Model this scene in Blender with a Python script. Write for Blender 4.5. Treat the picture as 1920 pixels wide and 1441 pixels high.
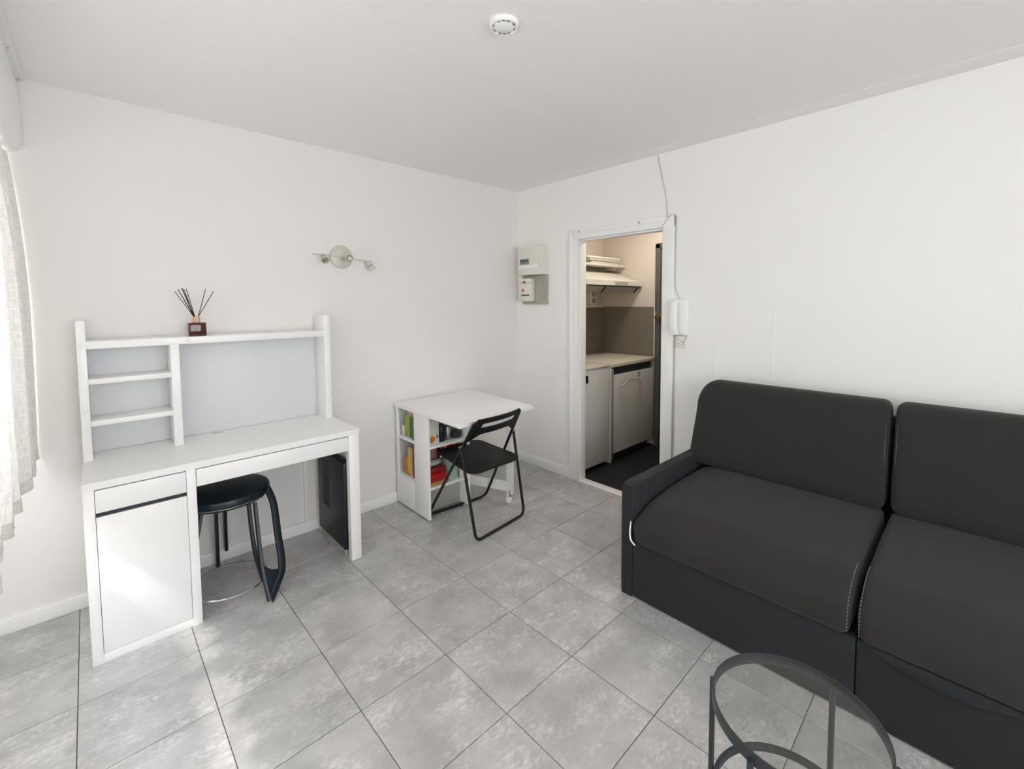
import bpy, bmesh, math, random
from mathutils import Vector, Matrix

# ---------------------------------------------------------------- clear
for o in list(bpy.data.objects):
    bpy.data.objects.remove(o, do_unlink=True)
S = bpy.context.scene
COL = S.collection
random.seed(7)

# ---------------------------------------------------------------- camera
cam_d = bpy.data.cameras.new('camera')
cam = bpy.data.objects.new('camera', cam_d)
COL.objects.link(cam)
cam_d.sensor_width = 36.0
cam_d.lens = 834.54 / 1920 * 36
cam_d.shift_x = 2.67 / 1920
cam_d.shift_y = -104.3 / 1920
cam_d.clip_start = 0.02
yaw, pitch, roll = 0.8202, -0.05775, -0.0071
fw = Vector((math.cos(yaw) * math.cos(pitch), math.sin(yaw) * math.cos(pitch), math.sin(pitch)))
rt = Vector((math.sin(yaw), -math.cos(yaw), 0))
up = rt.cross(fw)
rt, up = (math.cos(roll) * rt + math.sin(roll) * up), (-math.sin(roll) * rt + math.cos(roll) * up)
m = Matrix((rt, up, -fw)).transposed().to_4x4()
m.translation = Vector((-2.837, -2.9355, 1.456))
cam.matrix_world = m
S.camera = cam

# ---------------------------------------------------------------- world, sun, daylight, exposure
w = bpy.data.worlds.new('world'); S.world = w; w.use_nodes = True
bg = w.node_tree.nodes['Background']
bg.inputs[0].default_value = (0.78, 0.88, 1.0, 1)
bg.inputs[1].default_value = 0.8

def area(name, loc, direction, sx, sy, power, col):
    d = bpy.data.lights.new(name, 'AREA'); d.shape = 'RECTANGLE'; d.size = sx; d.size_y = sy
    d.energy = power; d.color = col
    o = bpy.data.objects.new(name, d); COL.objects.link(o)
    o.location = loc; o.rotation_euler = Vector(direction).to_track_quat('-Z', 'Z').to_euler()
    return o
area('window_daylight', (-3.64, -1.75, 1.45), (1, -0.08, -0.05), 2.3, 1.9, 205, (0.925, 0.957, 1.0))
area('added_rear_fill', (-2.15, -4.78, 1.45), (0, 1, 0), 1.7, 1.4, 50, (0.975, 0.98, 0.98))  # fill lamp added behind the camera, no real source known there
sd = bpy.data.lights.new('sun', 'SUN'); sd.energy = 1.9; sd.angle = math.radians(2.5); sd.color = (1, 0.97, 0.92)
sun = bpy.data.objects.new('sun', sd); COL.objects.link(sun)
sun.rotation_euler = Vector((1, 0.55, -1.4)).to_track_quat('-Z', 'Y').to_euler()
area('kitchen_ceiling_lamp', (0.75, -0.95, 2.40), (0, 0, -1), 0.2, 0.2, 8.5, (1.0, 0.92, 0.84))

vs = S.view_settings
S.display_settings.display_device = 'sRGB'
vs.view_transform = 'Standard'; vs.look = 'None'; vs.exposure = 0.30; vs.gamma = 1.0
vs.use_curve_mapping = False
S.cycles.max_bounces = 14; S.cycles.diffuse_bounces = 8; S.cycles.transparent_max_bounces = 12
S.cycles.sample_clamp_indirect = 8

# ---------------------------------------------------------------- materials
def lin(h):
    h = h.lstrip('#'); v = [int(h[i:i+2], 16) / 255 for i in (0, 2, 4)]
    return tuple((c / 12.92 if c <= 0.04045 else ((c + 0.055) / 1.055) ** 2.4) for c in v) + (1,)

def mat(name, col, rough=0.5, metal=0.0, noise=0.0, nscale=8, bump=0.0, bscale=120, coat=0.0, spec=0.5,
        trans=0.0, emis=None, sheen=0.0, stretch=None):
    M = bpy.data.materials.new(name); M.use_nodes = True
    nt = M.node_tree; b = nt.nodes['Principled BSDF']
    c = lin(col) if isinstance(col, str) else col
    b.inputs['Base Color'].default_value = c
    b.inputs['Roughness'].default_value = rough
    b.inputs['Metallic'].default_value = metal
    b.inputs['Specular IOR Level'].default_value = spec
    b.inputs['Coat Weight'].default_value = coat
    b.inputs['Transmission Weight'].default_value = trans
    b.inputs['Sheen Weight'].default_value = sheen
    if emis:
        b.inputs['Emission Color'].default_value = lin(emis[0]); b.inputs['Emission Strength'].default_value = emis[1]
    tc = nt.nodes.new('ShaderNodeTexCoord')
    src = tc.outputs['Object']
    if stretch:
        mp = nt.nodes.new('ShaderNodeMapping'); mp.inputs['Scale'].default_value = stretch
        nt.links.new(src, mp.inputs[0]); src = mp.outputs[0]
    n = nt.nodes.new('ShaderNodeTexNoise'); n.inputs['Scale'].default_value = nscale; n.inputs['Detail'].default_value = 4
    nt.links.new(src, n.inputs['Vector'])
    mx = nt.nodes.new('ShaderNodeMix'); mx.data_type = 'RGBA'
    k = max(noise, 0.01)
    mx.inputs[6].default_value = tuple(min(1, x * (1 - k)) for x in c[:3]) + (1,)
    mx.inputs[7].default_value = tuple(min(1, x * (1 + k)) for x in c[:3]) + (1,)
    nt.links.new(n.outputs['Fac'], mx.inputs[0]); nt.links.new(mx.outputs[2], b.inputs['Base Color'])
    if bump:
        n2 = nt.nodes.new('ShaderNodeTexNoise'); n2.inputs['Scale'].default_value = bscale; n2.inputs['Detail'].default_value = 3
        nt.links.new(src, n2.inputs['Vector'])
        bp = nt.nodes.new('ShaderNodeBump'); bp.inputs['Strength'].default_value = bump; bp.inputs['Distance'].default_value = 0.002
        nt.links.new(n2.outputs['Fac'], bp.inputs['Height']); nt.links.new(bp.outputs[0], b.inputs['Normal'])
    return M

M = {}
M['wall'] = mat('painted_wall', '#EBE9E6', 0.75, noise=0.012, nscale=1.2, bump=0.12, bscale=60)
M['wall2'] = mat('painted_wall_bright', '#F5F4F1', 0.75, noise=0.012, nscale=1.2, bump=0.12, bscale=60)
M['ceiling'] = mat('painted_ceiling', '#F1EFED', 0.85, noise=0.012, nscale=1.0, bump=0.08, bscale=60)
M['trimw'] = mat('white_gloss_paint', '#F5F5F3', 0.35, noise=0.01, nscale=5)
M['kwall'] = mat('kitchen_wall_paint', '#D9CFC2', 0.7, noise=0.02, nscale=2)
M['grout'] = mat('grout', '#575551', 0.9, noise=0.1, nscale=30)
M['white'] = mat('white_foil_board', '#F3F3F2', 0.30, noise=0.008, nscale=3)
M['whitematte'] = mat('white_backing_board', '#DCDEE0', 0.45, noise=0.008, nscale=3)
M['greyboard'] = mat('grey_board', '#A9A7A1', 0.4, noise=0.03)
M['gap'] = mat('dark_gap', '#2B2E36', 0.6)
M['black'] = mat('black_metal', '#0E1012', 0.38, noise=0.1, nscale=20)
M['blackplastic'] = mat('black_plastic', '#0A0E0F', 0.5, noise=0.1, nscale=15, spec=0.3)
M['navy'] = mat('dark_navy_vinyl', '#0A1A24', 0.35, noise=0.15, nscale=12)
M['case'] = mat('dark_navy_casing', '#0A1820', 0.45, noise=0.1, nscale=10)
M['chrome'] = mat('chrome', '#C9CCD0', 0.15, metal=1.0)
M['steel'] = mat('brushed_steel', '#A8A9A8', 0.35, metal=0.9)
M['sofa'] = mat('charcoal_fabric', '#2A2726', 0.9, noise=0.10, nscale=6, bump=0.5, bscale=900, sheen=0.08)
M['sofabase'] = mat('charcoal_fabric_base', '#212326', 0.9, noise=0.08, nscale=6, bump=0.5, bscale=900, sheen=0.05)
M['thread'] = mat('pale_thread', '#8F8B84', 0.8)
M['tag'] = mat('white_tape', '#F4F3EE', 0.6)
M['greymetal'] = mat('dark_grey_metal', '#2C2F34', 0.4, noise=0.05, nscale=20, spec=0.5)
M['brass'] = mat('brass', '#9A7748', 0.35, metal=0.8)
M['wood'] = mat('pale_wood', '#D8B48E', 0.55, noise=0.08, nscale=30, stretch=(1, 1, 0.2))
M['reed'] = mat('black_reed', '#1B191C', 0.8)
M['offwhite'] = mat('cream_plastic', '#E6E3D8', 0.45, noise=0.015)
M['greybox'] = mat('grey_plastic', '#A9A79B', 0.5, noise=0.03)
M['window_grey'] = mat('smoked_window', '#8C918E', 0.25)
M['orange'] = mat('orange_button', '#C4702C', 0.4)
M['lamp'] = mat('satin_lamp_metal', '#CFCDC2', 0.4, metal=0.15)
M['reflector'] = mat('lamp_reflector', '#B9B6A4', 0.2, metal=0.7)
M['kfloor'] = mat('black_kitchen_floor', '#121316', 0.5, noise=0.2, nscale=10)
M['splash'] = mat('grey_backsplash', '#7B7569', 0.5, noise=0.06, nscale=3)
M['worktop'] = mat('cream_worktop', '#CDC6B6', 0.45, noise=0.04, nscale=12)
M['appliance'] = mat('white_appliance', '#C7C7C2', 0.4, noise=0.03, nscale=2)
M['entry'] = mat('dark_grey_door', '#55544F', 0.5, noise=0.05, nscale=4)
M['hood'] = mat('white_hood', '#DEDACE', 0.4, noise=0.02)
M['cable'] = mat('pale_cable', '#C9C6BC', 0.5)

def glass(name, col, rough=0.0, tint=1.0):
    G = bpy.data.materials.new(name); G.use_nodes = True; nt = G.node_tree
    for n in list(nt.nodes): nt.nodes.remove(n)
    out = nt.nodes.new('ShaderNodeOutputMaterial'); mix = nt.nodes.new('ShaderNodeMixShader')
    t = nt.nodes.new('ShaderNodeBsdfTransparent'); g = nt.nodes.new('ShaderNodeBsdfGlossy')
    t.inputs[0].default_value = lin(col); g.inputs['Roughness'].default_value = rough
    lw = nt.nodes.new('ShaderNodeLayerWeight'); lw.inputs[0].default_value = 0.5
    pw = nt.nodes.new('ShaderNodeMath'); pw.operation = 'POWER'; pw.inputs[1].default_value = 5.0
    f = nt.nodes.new('ShaderNodeMath'); f.operation = 'MULTIPLY_ADD'; f.inputs[1].default_value = 0.85; f.inputs[2].default_value = 0.035
    nt.links.new(lw.outputs['Facing'], pw.inputs[0]); nt.links.new(pw.outputs[0], f.inputs[0])
    nt.links.new(f.outputs[0], mix.inputs[0]); nt.links.new(t.outputs[0], mix.inputs[1]); nt.links.new(g.outputs[0], mix.inputs[2])
    nt.links.new(mix.outputs[0], out.inputs[0])
    return G
M['glass'] = glass('clear_glass', '#F6F6F7')
M['tableglass'] = glass('table_glass', '#F3F3F1')

def amber():
    G = mat('amber_glass', '#6A2A1E', 0.08, trans=0.6, spec=0.6)
    return G
M['amber'] = amber()

def curtain_mat():
    G = bpy.data.materials.new('white_linen'); G.use_nodes = True; nt = G.node_tree
    for n in list(nt.nodes): nt.nodes.remove(n)
    out = nt.nodes.new('ShaderNodeOutputMaterial'); mix = nt.nodes.new('ShaderNodeMixShader')
    d = nt.nodes.new('ShaderNodeBsdfDiffuse'); t = nt.nodes.new('ShaderNodeBsdfTranslucent')
    tc = nt.nodes.new('ShaderNodeTexCoord')
    def nz(scale):
        mp = nt.nodes.new('ShaderNodeMapping'); mp.inputs['Scale'].default_value = scale
        nt.links.new(tc.outputs['Object'], mp.inputs[0])
        n = nt.nodes.new('ShaderNodeTexNoise'); n.inputs['Scale'].default_value = 1; n.inputs['Detail'].default_value = 5
        nt.links.new(mp.outputs[0], n.inputs['Vector']); return n
    a = nz((18, 18, 260)); b = nz((260, 260, 22))
    ad = nt.nodes.new('ShaderNodeMath'); ad.operation = 'ADD'
    nt.links.new(a.outputs['Fac'], ad.inputs[0]); nt.links.new(b.outputs['Fac'], ad.inputs[1])
    cr = nt.nodes.new('ShaderNodeValToRGB')
    cr.color_ramp.elements[0].position = 0.35; cr.color_ramp.elements[0].color = lin('#D9D5CE')
    cr.color_ramp.elements[1].position = 0.62; cr.color_ramp.elements[1].color = lin('#F7F5F1')
    hf = nt.nodes.new('ShaderNodeMath'); hf.operation = 'MULTIPLY'; hf.inputs[1].default_value = 0.5
    nt.links.new(ad.outputs[0], hf.inputs[0]); nt.links.new(hf.outputs[0], cr.inputs[0])
    nt.links.new(cr.outputs[0], d.inputs[0]); nt.links.new(cr.outputs[0], t.inputs[0])
    mix.inputs[0].default_value = 0.16
    nt.links.new(d.outputs[0], mix.inputs[1]); nt.links.new(t.outputs[0], mix.inputs[2])
    bp = nt.nodes.new('ShaderNodeBump'); bp.inputs['Strength'].default_value = 0.4; bp.inputs['Distance'].default_value = 0.002
    nt.links.new(ad.outputs[0], bp.inputs['Height']); nt.links.new(bp.outputs[0], d.inputs['Normal'])
    nt.links.new(mix.outputs[0], out.inputs[0])
    return G
M['curtain'] = curtain_mat()

def tile_mat():
    G = bpy.data.materials.new('concrete_look_tile'); G.use_nodes = True; nt = G.node_tree
    b = nt.nodes['Principled BSDF']
    tc = nt.nodes.new('ShaderNodeTexCoord'); oi = nt.nodes.new('ShaderNodeObjectInfo')
    mul = nt.nodes.new('ShaderNodeMath'); mul.operation = 'MULTIPLY'; mul.inputs[1].default_value = 37.0
    nt.links.new(oi.outputs['Random'], mul.inputs[0])
    ad = nt.nodes.new('ShaderNodeVectorMath'); ad.operation = 'ADD'
    nt.links.new(tc.outputs['Object'], ad.inputs[0]); nt.links.new(mul.outputs[0], ad.inputs[1])
    def nz(sc, detail, rough, stretch=(1, 1, 1)):
        mp = nt.nodes.new('ShaderNodeMapping'); mp.inputs['Scale'].default_value = stretch
        nt.links.new(ad.outputs[0], mp.inputs[0])
        n = nt.nodes.new('ShaderNodeTexNoise'); n.inputs['Scale'].default_value = sc
        n.inputs['Detail'].default_value = detail; n.inputs['Roughness'].default_value = rough
        nt.links.new(mp.outputs[0], n.inputs['Vector']); return n
    big = nz(6, 5, 0.6); streak = nz(9, 8, 0.80, (1.0, 1.5, 1)); fine = nz(55, 5, 0.75, (0.8, 1.4, 1))
    r1 = nt.nodes.new('ShaderNodeValToRGB')
    r1.color_ramp.elements[0].position = 0.36; r1.color_ramp.elements[0].color = lin('#A8A7A6')
    r1.color_ramp.elements[1].position = 0.66; r1.color_ramp.elements[1].color = lin('#BFBEBD')
    nt.links.new(big.outputs['Fac'], r1.inputs[0])
    mm = nt.nodes.new('ShaderNodeMath'); mm.operation = 'MULTIPLY'
    nt.links.new(streak.outputs['Fac'], mm.inputs[0]); nt.links.new(fine.outputs['Fac'], mm.inputs[1])
    r2 = nt.nodes.new('ShaderNodeValToRGB')
    r2.color_ramp.elements[0].position = 0.225; r2.color_ramp.elements[0].color = (0, 0, 0, 1)
    r2.color_ramp.elements[1].position = 0.34; r2.color_ramp.elements[1].color = (1, 1, 1, 1)
    nt.links.new(mm.outputs[0], r2.inputs[0])
    patch = nz(5.5, 4, 0.6, (0.8, 1.6, 1))
    rp = nt.nodes.new('ShaderNodeMapRange'); rp.inputs['From Min'].default_value = 0.42; rp.inputs['From Max'].default_value = 0.60
    rp.inputs['To Min'].default_value = 0.12; rp.inputs['To Max'].default_value = 0.85
    nt.links.new(patch.outputs['Fac'], rp.inputs['Value'])
    k = nt.nodes.new('ShaderNodeMath'); k.operation = 'MULTIPLY'
    nt.links.new(r2.outputs[0], k.inputs[0]); nt.links.new(rp.outputs[0], k.inputs[1])
    mx = nt.nodes.new('ShaderNodeMix'); mx.data_type = 'RGBA'
    nt.links.new(k.outputs[0], mx.inputs[0]); nt.links.new(r1.outputs[0], mx.inputs[6]); mx.inputs[7].default_value = lin('#DAD8D6')
    hsv = nt.nodes.new('ShaderNodeHueSaturation')
    v = nt.nodes.new('ShaderNodeMapRange'); v.inputs['To Min'].default_value = 0.95; v.inputs['To Max'].default_value = 1.05
    nt.links.new(oi.outputs['Random'], v.inputs['Value']); nt.links.new(v.outputs[0], hsv.inputs['Value'])
    nt.links.new(mx.outputs[2], hsv.inputs['Color']); nt.links.new(hsv.outputs[0], b.inputs['Base Color'])
    rr = nt.nodes.new('ShaderNodeMapRange'); rr.inputs['To Min'].default_value = 0.30; rr.inputs['To Max'].default_value = 0.46
    nt.links.new(big.outputs['Fac'], rr.inputs['Value']); nt.links.new(rr.outputs[0], b.inputs['Roughness'])
    bp = nt.nodes.new('ShaderNodeBump'); bp.inputs['Strength'].default_value = 0.12; bp.inputs['Distance'].default_value = 0.001
    nt.links.new(mm.outputs[0], bp.inputs['Height']); nt.links.new(bp.outputs[0], b.inputs['Normal'])
    return G
M['tile'] = tile_mat()

# ---------------------------------------------------------------- geometry helpers (world coordinates)
def BM(): return bmesh.new()

def wloc(o):
    v = Vector((0, 0, 0))
    while o is not None:
        v += Vector(o.location); o = o.parent
    return v

def obj(name, bm, m, parent=None, smooth=True, angle=35, origin=None):
    me = bpy.data.meshes.new(name)
    org = Vector(origin) if origin is not None else Vector((0, 0, 0))
    off = wloc(parent) + org if parent else org
    bmesh.ops.translate(bm, verts=bm.verts, vec=-off)
    bmesh.ops.recalc_face_normals(bm, faces=bm.faces)
    bm.to_mesh(me); bm.free()
    if smooth:
        for p in me.polygons: p.use_smooth = True
        me.set_sharp_from_angle(angle=math.radians(angle))
    me.materials.append(M[m] if isinstance(m, str) else m)
    o = bpy.data.objects.new(name, me); COL.objects.link(o)
    o.location = org
    if parent: o.parent = parent
    return o

def tag(o, label=None, cat=None, group=None, kind=None):
    if label: o['label'] = label
    if cat: o['category'] = cat
    if group: o['group'] = group
    if kind: o['kind'] = kind
    return o

def thing(name, loc, label, cat, group=None):
    o = bpy.data.objects.new(name, None); COL.objects.link(o); o.location = loc
    o.empty_display_size = 0.05
    return tag(o, label, cat, group)

def box(bm, x0, x1, y0, y1, z0, z1, bev=0.0, seg=2):
    r = bmesh.ops.create_cube(bm, size=1)
    vs_ = r['verts']
    for v in vs_:
        v.co.x = (x0 + x1) / 2 + v.co.x * (x1 - x0)
        v.co.y = (y0 + y1) / 2 + v.co.y * (y1 - y0)
        v.co.z = (z0 + z1) / 2 + v.co.z * (z1 - z0)
    if bev:
        es = list({e for v in vs_ for e in v.link_edges})
        bmesh.ops.bevel(bm, geom=es, offset=bev, segments=seg, affect='EDGES', profile=0.5, clamp_overlap=True)
    return bm

def bx(*a, **k): return box(BM(), *a, **k)

def smoothpath(pts, n=6, closed=False):
    P = [Vector(p) for p in pts]; out = []
    N = len(P)
    rng = range(N if closed else N - 1)
    for i in rng:
        p0 = P[(i - 1) % N] if closed or i > 0 else P[0]
        p1 = P[i]; p2 = P[(i + 1) % N]
        p3 = P[(i + 2) % N] if closed or i + 2 < N else P[-1]
        for k in range(n):
            t = k / n
            out.append(0.5 * ((2 * p1) + (p2 - p0) * t + (2 * p0 - 5 * p1 + 4 * p2 - p3) * t * t + (-p0 + 3 * p1 - 3 * p2 + p3) * t ** 3))
    if not closed: out.append(P[-1])
    return out

def fillet(pts, r, n=6, closed=False):
    P = [Vector(p) for p in pts]; out = []; N = len(P)
    for i in range(N):
        if not closed and i in (0, N - 1): out.append(P[i]); continue
        a, b, c = P[(i - 1) % N], P[i], P[(i + 1) % N]
        rr = min(r, (a - b).length * 0.49, (c - b).length * 0.49)
        s = b + (a - b).normalized() * rr; e = b + (c - b).normalized() * rr
        for k in range(n + 1):
            t = k / n; out.append((1 - t) ** 2 * s + 2 * t * (1 - t) * b + t * t * e)
    return out

def tube(bm, pts, r, seg=10, closed=False, flat=None, upv=None):
    """sweep a round (or flat = (w, h)) section along pts"""
    P = [Vector(p) for p in pts]; N = len(P); rings = []
    T = []
    for i in range(N):
        if closed: t = P[(i + 1) % N] - P[(i - 1) % N]
        else: t = P[min(i + 1, N - 1)] - P[max(i - 1, 0)]
        T.append(t.normalized())
    u = Vector(upv) if upv else (Vector((0, 0, 1)) if abs(T[0].z) < 0.9 else Vector((1, 0, 0)))
    for i in range(N):
        t = T[i]
        n = u - t * u.dot(t)
        if n.length < 1e-4: n = Vector((1, 0.1, 0)) - t * t.dot(Vector((1, 0.1, 0)))
        n.normalize(); b = t.cross(n)
        if not upv: u = n
        rr = r[i] if isinstance(r, (list, tuple)) else r
        ring = []
        for k in range(seg):
            a = 2 * math.pi * (k + 0.5) / seg
            if flat:
                cx, cy = math.cos(a), math.sin(a)
                q = n * (flat[1] / 2 * math.copysign(abs(cy) ** 0.5, cy)) + b * (flat[0] / 2 * math.copysign(abs(cx) ** 0.5, cx))
            else:
                q = n * (rr * math.sin(a)) + b * (rr * math.cos(a))
            ring.append(bm.verts.new(P[i] + q))
        rings.append(ring)
    M_ = N if closed else N - 1
    for i in range(M_):
        A, B = rings[i], rings[(i + 1) % N]
        for k in range(seg):
            bm.faces.new((A[k], A[(k + 1) % seg], B[(k + 1) % seg], B[k]))
    if not closed:
        bm.faces.new(list(reversed(rings[0]))); bm.faces.new(rings[-1])
    return bm

def lathe(bm, prof, c, axis=(0, 0, 1), seg=32):
    ax = Vector(axis).normalized()
    q = ax.to_track_quat('Z', 'Y').to_matrix()
    c = Vector(c); rings = []
    for r, h in prof:
        if r < 1e-6:
            rings.append([bm.verts.new(c + q @ Vector((0, 0, h)))])
        else:
            rings.append([bm.verts.new(c + q @ Vector((r * math.cos(2 * math.pi * k / seg), r * math.sin(2 * math.pi * k / seg), h))) for k in range(seg)])
    for A, B in zip(rings[:-1], rings[1:]):
        for k in range(seg):
            if len(A) == 1 and len(B) == 1: continue
            if len(A) == 1: bm.faces.new((A[0], B[(k + 1) % seg], B[k]))
            elif len(B) == 1: bm.faces.new((A[k], A[(k + 1) % seg], B[0]))
            else: bm.faces.new((A[k], A[(k + 1) % seg], B[(k + 1) % seg], B[k]))
    return bm

def prism(bm, outline, vec, holes=()):
    """extrude a planar outline (list of Vector) with optional holes by vec"""
    vec = Vector(vec); loops = [list(outline)] + [list(h) for h in holes]
    edges = []; lv = []
    for L in loops:
        v = [bm.verts.new(Vector(p)) for p in L]; lv.append(v)
        edges += [bm.edges.new((v[i], v[(i + 1) % len(v)])) for i in range(len(v))]
    r = bmesh.ops.triangle_fill(bm, use_beauty=True, edges=edges)
    faces = [g for g in r['geom'] if isinstance(g, bmesh.types.BMFace)]
    e = bmesh.ops.extrude_face_region(bm, geom=faces)
    nv = [g for g in e['geom'] if isinstance(g, bmesh.types.BMVert)]
    bmesh.ops.translate(bm, verts=nv, vec=vec)
    return bm

def rrect(x0, x1, y0, y1, r, n=6):
    return [Vector((p.x, p.y, 0)) for p in fillet([(x0, y0, 0), (x1, y0, 0), (x1, y1, 0), (x0, y1, 0)], r, n, True)]

def struct(name, bm, m, **k):
    o = obj(name, bm, m, **k); o['kind'] = 'structure'; return o

# ================================================================= SETTING
H = 2.4546; XL = -3.30; YR = -4.60
# --- floor with tiles as parts
floor = struct('floor', bx(XL, 0.0, YR, 0.0, -0.06, -0.0025), 'grout', smooth=False)
TS = 0.36875; TH = math.radians(0.54); TX, TY = -2.943, -1.093
G = 0.0028
def tpt(i, j): return Vector((TX + TS * (i * math.cos(TH) - j * math.sin(TH)), TY + TS * (i * math.sin(TH) + j * math.cos(TH)), 0))
def clip(poly, ax, val, keep_less):
    out = []
    for i in range(len(poly)):
        a, b = poly[i], poly[(i + 1) % len(poly)]
        ia = (a[ax] <= val) if keep_less else (a[ax] >= val); ib = (b[ax] <= val) if keep_less else (b[ax] >= val)
        if ia: out.append(a)
        if ia != ib: out.append(a + (b - a) * ((val - a[ax]) / (b[ax] - a[ax])))
    return out
def tile_mesh(poly, c):
    bm = BM()
    lo = [bm.verts.new((p.x - c.x, p.y - c.y, -0.0030)) for p in poly]
    cx = sum((p for p in poly), Vector()) / len(poly)
    mid = [bm.verts.new((p.x - c.x, p.y - c.y, -0.0008)) for p in poly]
    hi = []
    for p in poly:
        q = p + (cx - p).normalized() * 0.0014
        hi.append(bm.verts.new((q.x - c.x, q.y - c.y, 0.0)))
    n = len(poly)
    for A, B in ((lo, mid), (mid, hi)):
        for k in range(n): bm.faces.new((A[k], A[(k + 1) % n], B[(k + 1) % n], B[k]))
    bm.faces.new(hi)
    me = bpy.data.meshes.new('tile'); bmesh.ops.recalc_face_normals(bm, faces=bm.faces); bm.to_mesh(me); bm.free()
    me.materials.append(M['tile']); return me
full = None
for i in range(-2, 9):
    for j in range(-11, 4):
        a, b, c_, d = tpt(i, j), tpt(i + 1, j), tpt(i + 1, j + 1), tpt(i, j + 1)
        cen = (a + b + c_ + d) / 4
        poly = [p + (cen - p).normalized() * (G * 0.7071) for p in (a, b, c_, d)]
        q = poly
        for ax, val, less in ((0, 0.0, True), (0, XL, False), (1, 0.0, True), (1, YR, False)):
            if q: q = clip(q, ax, val, less)
        if len(q) < 3: continue
        area_ = abs(sum(q[k].x * q[(k + 1) % len(q)].y - q[(k + 1) % len(q)].x * q[k].y for k in range(len(q)))) / 2
        if area_ < 0.0006: continue
        if area_ > 0.995 * (TS - 2 * G * 0.5) ** 2:
            if full is None: full = tile_mesh(poly, cen)
            me = full
        else: me = tile_mesh(q, cen)
        t = bpy.data.objects.new('tile', me); COL.objects.link(t); t.location = cen; t.parent = floor

ceil = struct('ceiling', bx(XL - 0.25, 1.42, YR, 0.12, H, H + 0.1), 'ceiling', smooth=False)
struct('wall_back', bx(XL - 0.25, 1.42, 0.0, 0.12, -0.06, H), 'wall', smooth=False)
# right wall with the door opening
DY0, DY1, DZ = -1.421, -0.700, 1.955
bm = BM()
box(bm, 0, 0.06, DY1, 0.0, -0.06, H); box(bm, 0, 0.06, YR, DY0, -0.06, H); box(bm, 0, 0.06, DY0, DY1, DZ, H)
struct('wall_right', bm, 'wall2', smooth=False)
# left wall with window opening
WY0, WY1, WZ0, WZ1 = -2.85, -0.55, 0.95, 2.12
bm = BM()
box(bm, XL - 0.25, XL, YR, WY0, -0.06, H); box(bm, XL - 0.25, XL, WY1, 0.0, -0.06, H)
box(bm, XL - 0.25, XL, WY0, WY1, -0.06, WZ0); box(bm, XL - 0.25, XL, WY0, WY1, WZ1, H)
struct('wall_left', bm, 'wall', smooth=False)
bm = BM()
box(bm, XL - 0.25, -3.0, YR - 0.12, YR, -0.06, H); box(bm, -1.3, 1.42, YR - 0.12, YR, -0.06, H)
box(bm, -3.0, -1.3, YR - 0.12, YR, -0.06, 0.7); box(bm, -3.0, -1.3, YR - 0.12, YR, 2.15, H)  # sill and head of the opening made for the added rear window
struct('wall_front', bm, 'wall', smooth=False)

def window(name, horizontal, a0, a1, z0, z1, p, n):
    """frame, stiles and panes; the window lies in plane x=p (horizontal False) or y=p"""
    def B(bm, u0, u1, d0, d1, za, zb, bev=0.004):
        if horizontal: box(bm, u0, u1, d0, d1, za, zb, bev)
        else: box(bm, d0, d1, u0, u1, za, zb, bev)
    bm = BM(); f = 0.05
    B(bm, a0, a1, p - 0.03, p + 0.03, z0, z0 + f); B(bm, a0, a1, p - 0.03, p + 0.03, z1 - f, z1)
    B(bm, a0, a0 + f, p - 0.03, p + 0.03, z0, z1); B(bm, a1 - f, a1, p - 0.03, p + 0.03, z0, z1)
    win = struct(name, bm, 'trimw')
    for k in range(1, n):
        u = a0 + (a1 - a0) * k / n; bm = BM(); B(bm, u - 0.03, u + 0.03, p - 0.025, p + 0.025, z0 + f, z1 - f)
        obj('window_stile', bm, 'trimw', win)
    for k in range(n):
        u0 = a0 + (a1 - a0) * k / n; u1 = a0 + (a1 - a0) * (k + 1) / n; bm = BM()
        B(bm, u0 + 0.03, u1 - 0.03, p - 0.003, p + 0.003, z0 + f, z1 - f, 0)
        obj('pane', bm, 'glass', win, smooth=False)
    return win
window('window_1', False, WY0, WY1, WZ0, WZ1, XL - 0.12, 3)
window('added_rear_window', True, -3.0, -1.3, 0.7, 2.15, YR - 0.06, 2)  # unseen window, added so the rear fill can enter the room

# baseboards
def baseboard(name, x0, x1, y0, y1, h):
    o = bx(x0, x1, y0, y1, 0.0, h, bev=0.003); return struct(name, o, 'trimw')
baseboard('baseboard_back', XL, 0.0, -0.013, 0.0, 0.070)
baseboard('baseboard_right', -0.013, 0.0, -0.613, -0.013, 0.082)
baseboard('baseboard_right', -0.013, 0.0, YR, -1.505, 0.082)
baseboard('baseboard_left', XL, XL + 0.013, YR, -0.013, 0.070)

# door casing and jambs
bm = BM()
box(bm, -0.020, 0, -0.700, -0.613, 0, DZ + 0.075, bev=0.005)
box(bm, -0.028, -0.012, -0.640, -0.618, 0, DZ + 0.055, bev=0.004)
box(bm, -0.0, 0.075, -0.712, -0.698, 0, DZ, bev=0.003)
fr = struct('door_1', bm, 'trimw')
obj('casing', box(bx(-0.020, 0, -1.503, -1.421, 0, DZ + 0.075, bev=0.005), 0.0, 0.075, -1.423, -1.409, 0, DZ, bev=0.003), 'trimw', fr)
bm = bx(-0.022, 0, -1.503, -0.613, DZ, DZ + 0.075, bev=0.005)
box(bm, -0.027, -0.01, -1.49, -0.63, DZ + 0.040, DZ + 0.046, bev=0.002)
box(bm, 0.0, 0.075, -1.42, -0.70, DZ - 0.012, DZ + 0.003, bev=0.002)
obj('lintel', bm, 'trimw', fr)
for y in (-0.715, -1.245):
    obj('screw', lathe(BM(), [(0.007, 0), (0.007, 0.003), (0, 0.004)], (-0.022, y, DZ + 0.058), (-1, 0, 0), 10), 'greybox', fr)
obj('threshold', bx(-0.006, 0.070, -1.42, -0.70, -0.001, 0.005, bev=0.002), 'trimw', fr)

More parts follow.
